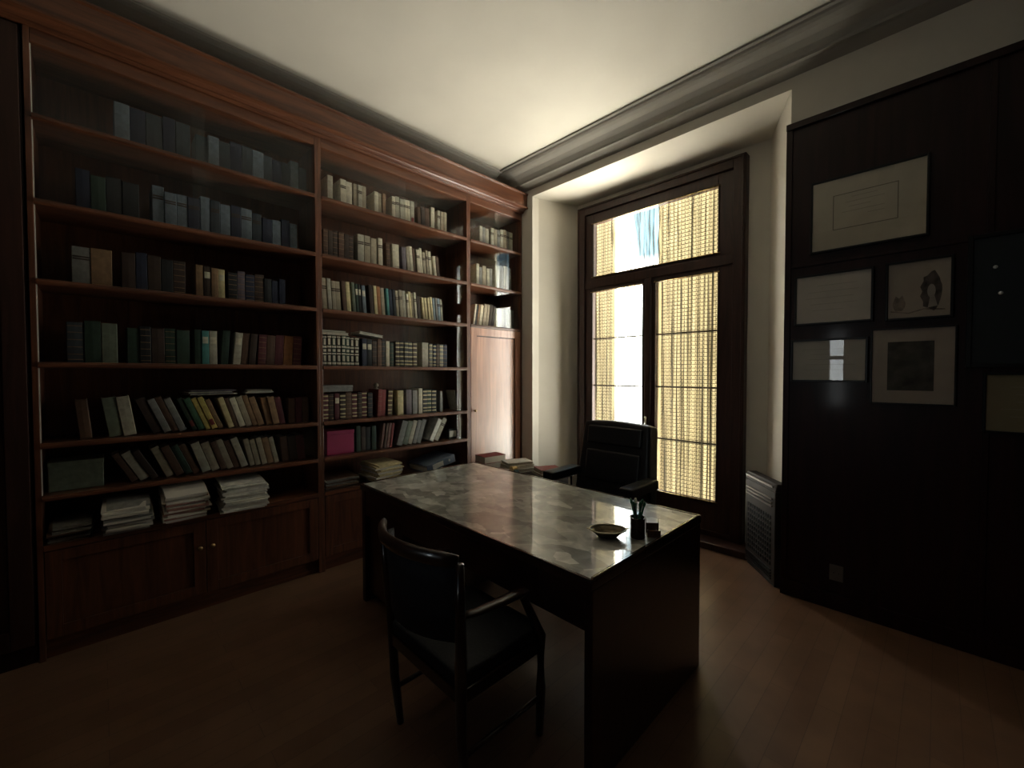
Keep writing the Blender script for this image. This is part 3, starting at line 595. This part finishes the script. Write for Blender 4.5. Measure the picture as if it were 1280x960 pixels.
paper_stack('pile of cream folders on the ledge beside the left end of the desk', -3.26, ybook(476), ZL, .28, .24, 12, .15, 8, .1, .15, bookmat('straw'), jit=.018, tone=M_paper)
# blue grey ring binder lying tilted
rbn = thing('ring_binder', 'blue-grey ring binder lying tilted on the ledge behind the desk corner', 'binder', (-3.27, ybook(540), ZL + .033), (math.radians(11), 0, math.radians(4)))
BG = plain('binder_blue_grey', (.10, .125, .17), .45, var=.12, scale=14)
m = MB(); m.box(-.14, .15, -.15, .17, 0, .004); m.box(-.14, .15, -.15, .17, .064, .068); m.box(.146, .15, -.15, .17, .004, .064); m.build('cover', BG, rbn, .001)
MB().box(.1502, .152, -.09, .03, .012, .056).build('spine_label', M_white, rbn); MB().box(-.13, .14, -.14, .15, .005, .045).build('paper_block', M_paper, rbn)
rg = MB(); rg.lathe([(.012, 0), (.012, .002), (.008, .003)], (0, 0, 0), 16); q = rg.build('finger_ring', M_steel, rbn); q.rotation_euler = (0, math.radians(90), 0); q.location = (.1505, .10, .034)

# ------------------------------------------------------------------ the desk
DX0, DX1, DY0, DY1 = -2.615, -.822, 1.188, 2.135
dk = thing('desk', 'large dark desk with a glossy pale patchwork top in the middle of the room', 'desk', ((DX0 + DX1) / 2, (DY0 + DY1) / 2, 0))
hx, hy = (DX1 - DX0) / 2, (DY1 - DY0) / 2
MB().box(-hx, hx, -hy, hy, .722, .756).build('desk_top', M_deskwood, dk, .004)
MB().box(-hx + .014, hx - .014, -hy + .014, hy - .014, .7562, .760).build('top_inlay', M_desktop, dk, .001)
rim = MB(); e = .012; a0 = .763
M_rim = wood('desk_rim_polished', (.05, .03, .022), (.10, .06, .045), .12, 1.0, 'X', coat_rough=.06)
rim.box(-hx, hx, -hy, -hy + e, .757, a0); rim.box(-hx, hx, hy - e, hy, .757, a0); rim.box(-hx, -hx + e, -hy + e, hy - e, .757, a0); rim.box(hx - e, hx, -hy + e, hy - e, .757, .768)
rim.build('edge_rim', M_rim, dk, .002)
MB().box(-hx + .008, -hx + .048, -hy + .008, hy - .008, 0, .722).build('end_panel', M_deskwood, dk, .003)
MB().box(hx - .036, hx - .001, -hy + .008, hy - .008, 0, .722).build('end_panel', M_deskwood, dk, .003)
MB().box(-hx + .048, hx - .036, -hy + .012, -hy + .034, .565, .722).build('apron', M_deskwood, dk, .002)
MB().box(-hx + .048, hx - .036, hy - .034, hy - .012, .60, .722).build('apron', M_deskwood, dk, .002)
ped = MB(); ped.box(-hx + .048, -hx + .48, -hy + .034, hy - .034, .06, .60); ped.build('pedestal', M_deskwood, dk, .003)
for k_, (z0, z1) in enumerate(((.08, .30), (.31, .45), (.46, .59))):
    dr = MB().box(-hx + .06, -hx + .47, hy - .034, hy - .016, z0, z1).build('drawer', M_deskwood, dk, .003)
    hd = MB(); hd.tube([(-hx + .22, hy - .016, (z0 + z1) / 2), (-hx + .22, hy + .008, (z0 + z1) / 2), (-hx + .31, hy + .008, (z0 + z1) / 2), (-hx + .31, hy - .016, (z0 + z1) / 2)], .004, 8); hd.build('handle', M_brass, dr)

# ashtray
ZD = .7602
M_ashin = plain('ashtray_worn_bronze', (.10, .075, .04), .4, .6, var=.5, scale=40)
M_ashrim = plain('ashtray_rim_brass', (.62, .55, .36), .3, .8, var=.15)
ash = thing('ashtray', 'shallow oval bronze ashtray with bright rim on the desk, left of the pen cup', 'ashtray', (-1.0, 1.565, ZD), (0, 0, math.radians(45)))
k = MB(); k.lathe([(.032, 0), (.036, .003), (.050, .018), (.068, .034), (.066, .035), (.048, .019), (.034, .008), (.001, .007)], n=36, sx=1.15, sy=.82); k.build('bowl', M_ashin, ash)
k = MB(); pts = [(1.15 * .068 * math.cos(2 * math.pi * i / 40), .82 * .068 * math.sin(2 * math.pi * i / 40), .035) for i in range(41)]; k.tube(pts, .0028, 8); k.build('rim', M_ashrim, ash)
for s_ in (-1, 1):
    k = MB(); k.tube([(s_ * .076, 0, .034), (s_ * .088, 0, .038), (s_ * .092, 0, .037)], [.006, .005, .003], 8, flat=.4); k.build('handle', M_ashrim, ash)
k = MB(); k.lathe([(.030, .0), (.020, .004), (.001, .006)], (0, 0, .0075), 20); k.build('ash_residue', plain('ash_rust', (.14, .06, .03), .9, var=.6, scale=90), ash)
# pen cup
cup = thing('pen_cup', 'dark bronze cup crammed with green-handled tools near the right edge of the desk', 'cup', (-.905, 1.652, ZD))
M_cup = plain('cup_dark_bronze', (.05, .03, .02), .22, .7, var=.2)
k = MB(); k.lathe([(.029, 0), (.031, .003), (.030, .04), (.031, .085), (.033, .090), (.029, .090), (.027, .086), (.026, .01), (.001, .01)], n=28); k.build('cup_body', M_cup, cup)
M_pgreen = plain('green_plastic', (.012, .10, .045), .35, var=.2)
rr = random.Random(5)
tools = []
for q in range(6):
    a = q * 1.05 + .3; bx0 = Vector((.012 * math.cos(a + 2.4), .012 * math.sin(a + 2.4), .013)); tp = Vector((.030 * math.cos(a), .030 * math.sin(a), .145 + .02 * rr.random()))
    tt = thing('pen', ['upright green pen, tallest in the pen cup', 'green pen tipped to the right in the cup', 'green pen tipped to the back of the cup', 'green pen tipped to the left in the cup', 'dark pen standing at the near side of the cup', 'green pen at the right front of the cup'][q], 'pen', (-.905 + bx0.x, 1.652 + bx0.y, ZD + bx0.z), group='pens in the desk cup')
    dvec = tp - bx0; m = MB(); m.tube([(0, 0, 0), dvec * .15, dvec * .9], [.0015, .0042, .0045], 10); m.build('barrel', M_pgreen if q != 4 else M_black, tt)
    m = MB(); m.tube([dvec * .88, dvec * .97, dvec * 1.02], [.0062, .006, .003], 10); m.build('cap', M_pgreen if q % 2 else M_white if q == 2 else M_pgreen, tt)
# small holder beside the cup
hd = thing('card_holder', 'small wooden and metal card holder right of the pen cup on the desk', 'holder', (-.866, 1.715, ZD), (0, 0, math.radians(40)))
m = MB(); m.box(-.028, .028, -.02, .02, 0, .008); m.box(-.028, .028, .014, .020, .008, .052); m.box(-.028, .028, -.020, -.014, .008, .030); m.build('tray', wood('holder_wood', (.05, .022, .012), (.12, .06, .03), .3, .6), hd, .001)
for sx_ in (-.027, .027):
    m = MB(); m.tube([(sx_, -.017, .005), (sx_, -.017, .034)], .0022, 8); m.tube([(sx_, .018, .05), (sx_, .018, .074)], .0022, 8); m.build('post', M_steel, hd)
MB().box(-.022, .022, -.012, -.006, .009, .024).build('card', M_paper, hd)

# ------------------------------------------------------------------ the executive chair behind the desk
ch = thing('office_chair', 'black leather executive armchair behind the desk, back to the window', 'chair', (-1.765, 2.62, 0))
o = cushion(-.27, .27, -.24, .24, .40, .53, .06).build('seat', M_leather, ch, sub=2)
bk = cushion(-.315, .315, -.075, .075, -.30, .32, .05)
o = bk.build('backrest', M_leather, ch, sub=2); o.location = (0, .27, .755); o.rotation_euler = (math.radians(-9), 0, 0)
for v in o.data.vertices:
    if v.co.z > .25: v.co.z += .022 * (1 - (v.co.x / .315) ** 2)
    if v.co.z > .2: v.co.x *= .93
    if v.co.z < -.2: v.co.x *= 1.04
    v.co.y += .10 * (v.co.x ** 2)* -1.0
hr = cushion(-.24, .24, -.03, .03, -.07, .07, .025).build('head_cushion', M_leather, o, sub=2); hr.location = (0, -.066, .22)
lb = cushion(-.24, .24, -.03, .03, -.12, .12, .03).build('back_cushion', M_leather, o, sub=2); lb.location = (0, -.062, -.02)
for s_ in (-1, 1):
    a = cushion(-.05, .05, -.175, .20, 0, .065, .022)
    ao = a.build('armrest', M_leather, ch, sub=2); ao.location = (s_ * .345 + .012 * (1 - s_), -.02, .655)
    m = MB(); m.tube([(s_ * .345, .13, .67), (s_ * .345, .14, .50), (s_ * .33, .12, .43), (s_ * .22, .08, .40)], [.016, .016, .015, .014], 10); m.tube([(s_ * .345, -.16, .67), (s_ * .345, -.17, .50), (s_ * .33, -.12, .43), (s_ * .22, -.08, .40)], [.016, .016, .015, .014], 10)
    m.build('arm_support', M_blackmetal, ch)
m = MB(); m.lathe([(.028, .11), (.028, .30), (.05, .31), (.05, .35), (.13, .37), (.13, .40)], n=20); m.build('column', M_blackmetal, ch)
m = MB()
for k_ in range(5):
    a = 2 * math.pi * k_ / 5 + .3; m.tube([(0, 0, .13), (.16 * math.cos(a), .16 * math.sin(a), .11), (.30 * math.cos(a), .30 * math.sin(a), .075)], [.032, .024, .016], 10, flat=.6)
bs = m.build('star_base', M_blackmetal, ch)
for k_ in range(5):
    a = 2 * math.pi * k_ / 5 + .3; w = MB(); w.tube([(.30 * math.cos(a) - .022 * math.sin(a), .30 * math.sin(a) + .022 * math.cos(a), .030), (.30 * math.cos(a) + .022 * math.sin(a), .30 * math.sin(a) - .022 * math.cos(a), .030)], .030, 14); w.build('caster', M_blackmetal, ch)

# ------------------------------------------------------------------ the visitor's armchair in front
vc = thing('armchair', 'dark wooden visitor armchair with curved top rail on the near side of the desk', 'chair', (-1.345, 1.04, 0))
cushion(-.235, .235, -.20, .225, .40, .455, .03).build('seat', M_seat, vc, sub=2)
m = MB(); m.box(-.235, .235, -.20, -.175, .35, .40); m.box(-.235, .235, .195, .22, .35, .40); m.box(-.24, -.215, -.2, .22, .35, .40); m.box(.215, .24, -.2, .22, .35, .40); m.build('seat_frame', M_chairwood, vc, .004)
tr_ = []
for k_ in range(13):
    u = k_ / 12 * 2 - 1; tr_.append((u * .25, -.215 - .095 * (1 - u * u), .855 - .0 * u + .012 * (1 - u * u)))
m = MB(); m.tube(tr_, [.013] + [.016] * 11 + [.013], 12, flat=1.7); m.build('top_rail', M_chairwood, vc)
bp = MB(); vs = []; fs = []
for k_ in range(13):
    u = k_ / 12 * 2 - 1
    for zz2 in (.56, .66, .76, .835):
        for dy_ in (0, .03): vs.append((u * .225, -.215 - .085 * (1 - u * u) + dy_ + (.85 - zz2) * .08, zz2))
for k_ in range(12):
    for j in range(3):
        a = k_ * 8 + j * 2; fs += [(a, a + 8, a + 10, a + 2), (a + 1, a + 3, a + 11, a + 9)]
    a = k_ * 8; fs += [(a, a + 1, a + 9, a + 8), (a + 6, a + 14, a + 15, a + 7)]
fs += [(0, 2, 3, 1), (2, 4, 5, 3), (4, 6, 7, 5)]; a = 96; fs += [(a, a + 1, a + 3, a + 2), (a + 2, a + 3, a + 5, a + 4), (a + 4, a + 5, a + 7, a + 6)]
bp.add(vs, fs, 0, True).build('backrest', M_seat, vc)
for s_ in (-1, 1):
    m = MB(); m.tube([(s_ * .225, -.16, 0), (s_ * .228, -.185, .22), (s_ * .232, -.19, .42), (s_ * .25, -.205, .65), (s_ * .262, -.215, .85)], [.015, .019, .021, .018, .014], 10); m.build('leg', M_chairwood, vc)
    m = MB(); m.tube([(s_ * .225, .215, 0), (s_ * .232, .215, .2), (s_ * .24, .205, .42), (s_ * .245, .10, .615)], [.015, .020, .022, .015], 10); m.build('leg', M_chairwood, vc)
    m = MB(); m.tube([(s_ * .245, -.20, .665), (s_ * .255, -.14, .66), (s_ * .26, -.04, .655), (s_ * .256, .05, .65), (s_ * .25, .10, .645), (s_ * .247, .118, .632)], [.017, .020, .024, .026, .024, .014], 12, flat=.55); m.build('armrest', M_chairwood, vc)
    m = MB(); m.tube([(s_ * .228, -.17, .16), (s_ * .23, .20, .16)], .010, 8); m.build('stretcher', M_chairwood, vc)

# ------------------------------------------------------------------ side table with books behind the desk
tb = thing('side_table', 'low dark side table under the piles of books, between desk and window recess', 'table', (-2.58, 2.63, 0))
MB().box(-.40, .38, -.25, .27, .585, .61).build('table_top', M_deskwood, tb, .004); MB().box(-.37, .35, -.22, .24, .52, .585).build('apron', M_deskwood, tb, .002)
for sx_ in (-.36, .32):
    for sy_ in (-.22, .22): MB().box(sx_ - .02, sx_ + .02, sy_ - .02, sy_ + .02, 0, .585).build('leg', M_deskwood, tb, .003)
zt = .6105; G = 'books piled on the side table'
flat_book('book', 'thick pale-edged book at the bottom of the pile under the red book, side table', 'book', (-2.89, 2.56, zt), (.16, .24, .055), -.15, 'black', G)
flat_book('book', 'thick red-covered book on top of the leftmost pile on the side table', 'book', (-2.885, 2.555, zt + .0555), (.16, .235, .062), -.12, 'red', G)
flat_book('book', 'large white book at the bottom of the middle pile on the side table', 'book', (-2.625, 2.645, zt), (.19, .26, .03), -.3, 'white', G)
flat_book('book', 'grey-covered white-paged book second in the middle pile on the side table', 'book', (-2.625, 2.645, zt + .0305), (.18, .25, .028), -.22, 'pale', G)
flat_book('book', 'white book on top of the middle pile on the side table', 'book', (-2.63, 2.645, zt + .059), (.17, .24, .026), -.38, 'white', G)
st = thing('tape_dispenser', 'dark green tape dispenser in front of the white books on the side table', 'dispenser', (-2.50, 2.49, zt), (0, 0, -.2))
m = MB(); m.prism([(-.07, 0), (.07, 0), (.075, .025), (.05, .03), (.02, .05), (-.03, .055), (-.06, .045), (-.075, .02)], 'Y', -.02, .02); m.build('body', bookmat('dark green'), st, .004)
m = MB(); m.prism([(.028 * math.cos(2 * math.pi * i / 20) - .02, .028 * math.sin(2 * math.pi * i / 20) + .048) for i in range(20)], 'Y', -.024, .024); m.build('tape_roll', M_brass, st)
flat_book('book', 'pale open-edged notebook under the red one, rightmost pile on the side table', 'book', (-2.345, 2.74, zt), (.19, .22, .020), -.35, 'white', G)
flat_book('book', 'salmon-red thin book on top of the rightmost pile on the side table', 'book', (-2.35, 2.745, zt + .0205), (.16, .20, .030), -.45, 'red', G)
sc = thing('scissors', 'small black scissors lying by the salmon-red book on the side table', 'scissors', (-2.30, 2.60, zt + .002), (0, 0, .6))
m = MB()
for s_ in (-1, 1):
    m.tube([(.018 * math.cos(2 * math.pi * i / 16) - .05, s_ * .017 + .016 * math.sin(2 * math.pi * i / 16), .003) for i in range(17)], .003, 6); m.tube([(-.034, s_ * .012, .003), (0, 0, .003), (.06, -s_ * .004, .003)], [.003, .003, .001], 6)
m.build('blades', M_black, sc)
paper_stack('loose pale papers at the near edge of the side table beside the desk corner', -2.70, 2.43, zt, .18, .07, 6, .03, 9, .2, .1, M_paper, jit=.012, tone=bookmat('beige'))

# ------------------------------------------------------------------ heater on the right reveal
hp0, hp1 = Vector((-1.05, 3.585, 0)), Vector((-.772, 3.262, 0)); dv = (hp1 - hp0); L = dv.length; ang = math.atan2(dv.y, dv.x)
ht = thing('wall_heater', 'dark brown enamelled louvred heater standing in the corner right of the window', 'heater', hp0, (0, 0, ang))
# local x along the front, local +y to the wall
m = MB(); m.box(0, L, .006, .085, 0.02, .66); m.prism([(.006, .66), (.085, .66), (.085, .715), (.02, .715)], 'X', 0, L); m.build('casing', M_heater, ht, .006)
m = MB(); m.box(.02, L - .02, .016, .08, 0, .02); m.build('plinth', M_black, ht)
for z0 in (.60, .575, .55):
    MB().box(.03, L - .03, -.006, .006, z0, z0 + .011).build('louvre', M_heaterlt, ht, .002)
MB().box(.02, L - .02, -.004, .006, .685, .70).build('top_trim', M_heaterlt, ht, .002)
m = MB()
for i in range(11):
    for j in range(9): m.box(.04 + i * (L - .08) / 11, .04 + (i + .6) * (L - .08) / 11, .001, .006, .14 + j * .04, .165 + j * .04)
m.build('grille', M_black, ht)
m = MB()
for j in range(4): m.box(.04, L - .04, -.004, .006, .045 + j * .02, .052 + j * .02)
m.build('bottom_vent', M_blackmetal, ht)

# ------------------------------------------------------------------ framed pictures on the panelling
PY = 3.2345
def picture(x0, x1, z0, z1, label, kind, fw_=.012, glass=True, tilt=0, fm=None):
    cx, w, hh = (x0 + x1) / 2, (x1 - x0) / 2, z1 - z0
    r = thing('framed_picture', label, 'picture', (cx, PY - .0005, z0), (0, math.radians(tilt), 0), group='framed pictures on the dark panelling')
    fmat = fm or M_blackmetal; m = MB()
    m.box(-w - fw_, -w, -.018, 0, -fw_, hh + fw_); m.box(w, w + fw_, -.018, 0, -fw_, hh + fw_); m.box(-w, w, -.018, 0, -fw_, 0); m.box(-w, w, -.018, 0, hh, hh + fw_)
    m.build('frame', fmat, r, .002)
    mt = MB().box(-w, w, -.006, 0, 0, hh)
    P = {'cert': (.52, .47, .36), 'plain': (.58, .54, .47), 'etch': (.40, .34, .28), 'pale': (.50, .48, .42), 'mat': (.42, .36, .30), 'olive': (.26, .22, .13), 'dark': (.012, .02, .026)}[kind]
    mt.build('sheet', plain('picture_sheet_' + kind, P, .7, var=.07, scale=9), r)
    ink = plain('faded_ink', (.16, .14, .11), .8)
    if kind == 'cert':
        a, b_, c2, d_ = -w * .60, w * .56, hh * .27, hh * .76; s = MB(); t_ = .004; f_ = -.0068
        for q in ((a, b_, c2, c2 + t_), (a, b_, d_, d_ + t_), (a, a + t_, c2, d_), (b_ - t_, b_, c2, d_)): s.box(q[0], q[1], f_, -.006, q[2], q[3])
        s.build('ruled_border', ink, r); s = MB()
        for j, (l0, l1) in enumerate(((.3, .7), (.2, .8), (.25, .6), (.15, .8), (.55, .8))): s.box(a + (b_ - a) * l0, a + (b_ - a) * l1, f_, -.006, d_ - .025 - j * .028, d_ - .022 - j * .028)
        s.build('ruled_line', plain('pale_ink', (.34, .31, .25), .8), r)
    if kind in ('plain', 'olive', 'pale'):
        s = MB(); g_ = random.Random(int(w * 9999))
        for j in range(5): s.box(-w * g_.uniform(.4, .75), w * g_.uniform(.3, .75), -.0068, -.006, hh * (.78 - j * .13), hh * (.78 - j * .13) + .002)
        s.build('ruled_line', plain('pale_ink', (.34, .31, .25), .8), r)
    if kind == 'mat':
        MB().box(-w * .60, w * .54, -.009, -.006, hh * .17, hh * .83).build('dark_print', plain('dark_print_ink', (.055, .052, .042), .7, var=.7, scale=12), r)
    if kind == 'etch':      # dim drawing: a dark oval shape with a paler middle over a ground line
        s = MB(); cxx, czz = w * .42, hh * .45
        s.prism([(cxx + w * .33 * math.cos(2 * math.pi * i / 24) * (1 + .12 * math.sin(3 * i)), czz + hh * .34 * math.sin(2 * math.pi * i / 24) * (1 + .1 * math.cos(5 * i))) for i in range(24)], 'Y', -.0072, -.006); s.build('ink_wash', plain('ink_wash_dark', (.09, .075, .065), .8, var=.7, scale=25), r)
        s = MB(); s.prism([(cxx + w * .13 * math.cos(2 * math.pi * i / 16), czz + hh * .12 * math.sin(2 * math.pi * i / 16)) for i in range(16)], 'Y', -.0082, -.0072); s.prism([(cxx - w * .1, hh * .16), (cxx + w * .2, hh * .18), (cxx + w * .1, hh * .36), (cxx - w * .04, hh * .36)], 'Y', -.0082, -.0072); s.build('pale_figure', plain('ink_wash_pale', (.36, .32, .28), .8), r)
        s = MB(); s.prism([(-w * .9, hh * .12), (-w * .3, hh * .07), (w * .2, hh * .13), (w * .85, hh * .1), (w * .85, hh * .12), (w * .2, hh * .15), (-w * .3, hh * .09), (-w * .9, hh * .14)], 'Y', -.0072, -.006)
        s.prism([(-w * .62 + w * .22 * math.cos(2 * math.pi * i / 12), hh * .26 + hh * .14 * math.sin(2 * math.pi * i / 12) * (1 + .3 * math.cos(3 * i))) for i in range(12)], 'Y', -.0071, -.006)
        s.build('ink_scrub', plain('ink_wash_mid', (.22, .18, .15), .8, var=.5, scale=30), r)
    if glass: MB().add([(-w, -.013, 0), (w, -.013, 0), (w, -.013, hh), (-w, -.013, hh)], [(0, 1, 2, 3)]).build('glass', M_picglass, r)
    return r
picture(-.575, -.063, 2.235, 2.655, 'largest framed certificate with a ruled inner border, topmost on the dark panelling', 'cert')
picture(-.654, -.286, 1.790, 2.083, 'plain pale framed document left of the dim drawing, under the large certificate', 'plain')
picture(-.212, .036, 1.782, 2.088, 'small framed drawing with a dark oval figure, right below the large certificate', 'etch')
picture(-.670, -.306, 1.430, 1.676, 'low framed document at the left catching a bright reflection in its glass', 'pale')
picture(-.275, .057, 1.304, 1.720, 'square framed print with a dark centre in a wide pale mount', 'mat', .008)
picture(.17, .56, 1.18, 1.463, 'dim olive framed sheet cut by the right edge of the picture', 'olive')
dp = picture(.115, .62, 1.52, 2.16, 'large unlit dark blue glazed picture at the far right with two small built-in glints', 'dark', .02)
for (mx_, mz_) in ((.190, 2.005), (.210, 1.873)):  # bright glints on the glass, modelled as small near-white discs
    m = MB(); m.lathe([(.006, 0), (.009, .002), (.007, .006), (.001, .007)], (0, 0, 0), 16); q = m.build('glint_dot', plain('glint_white', (.95, .94, .92), .25, .3, var=.02), dp); q.rotation_euler = (math.radians(90), 0, 0); q.location = (mx_ - .3675, -.0135, mz_ - 1.52)
# wall socket
so = thing('wall_socket', 'square pale wall socket low on the dark panelling', 'socket', (-.425, 3.2345, .235))
MB().box(-.035, .035, -.008, -.0005, -.05, .05).build('cover_plate', plain('grey_plastic', (.12, .105, .095), .5), so, .004)
m = MB()
for q in (-.012, .012): m.prism([(q + .003 * math.cos(i * math.pi / 4), .0 + .003 * math.sin(i * math.pi / 4)) for i in range(8)], 'Y', -.0088, -.008)
m.build('socket_hole', M_black, so)
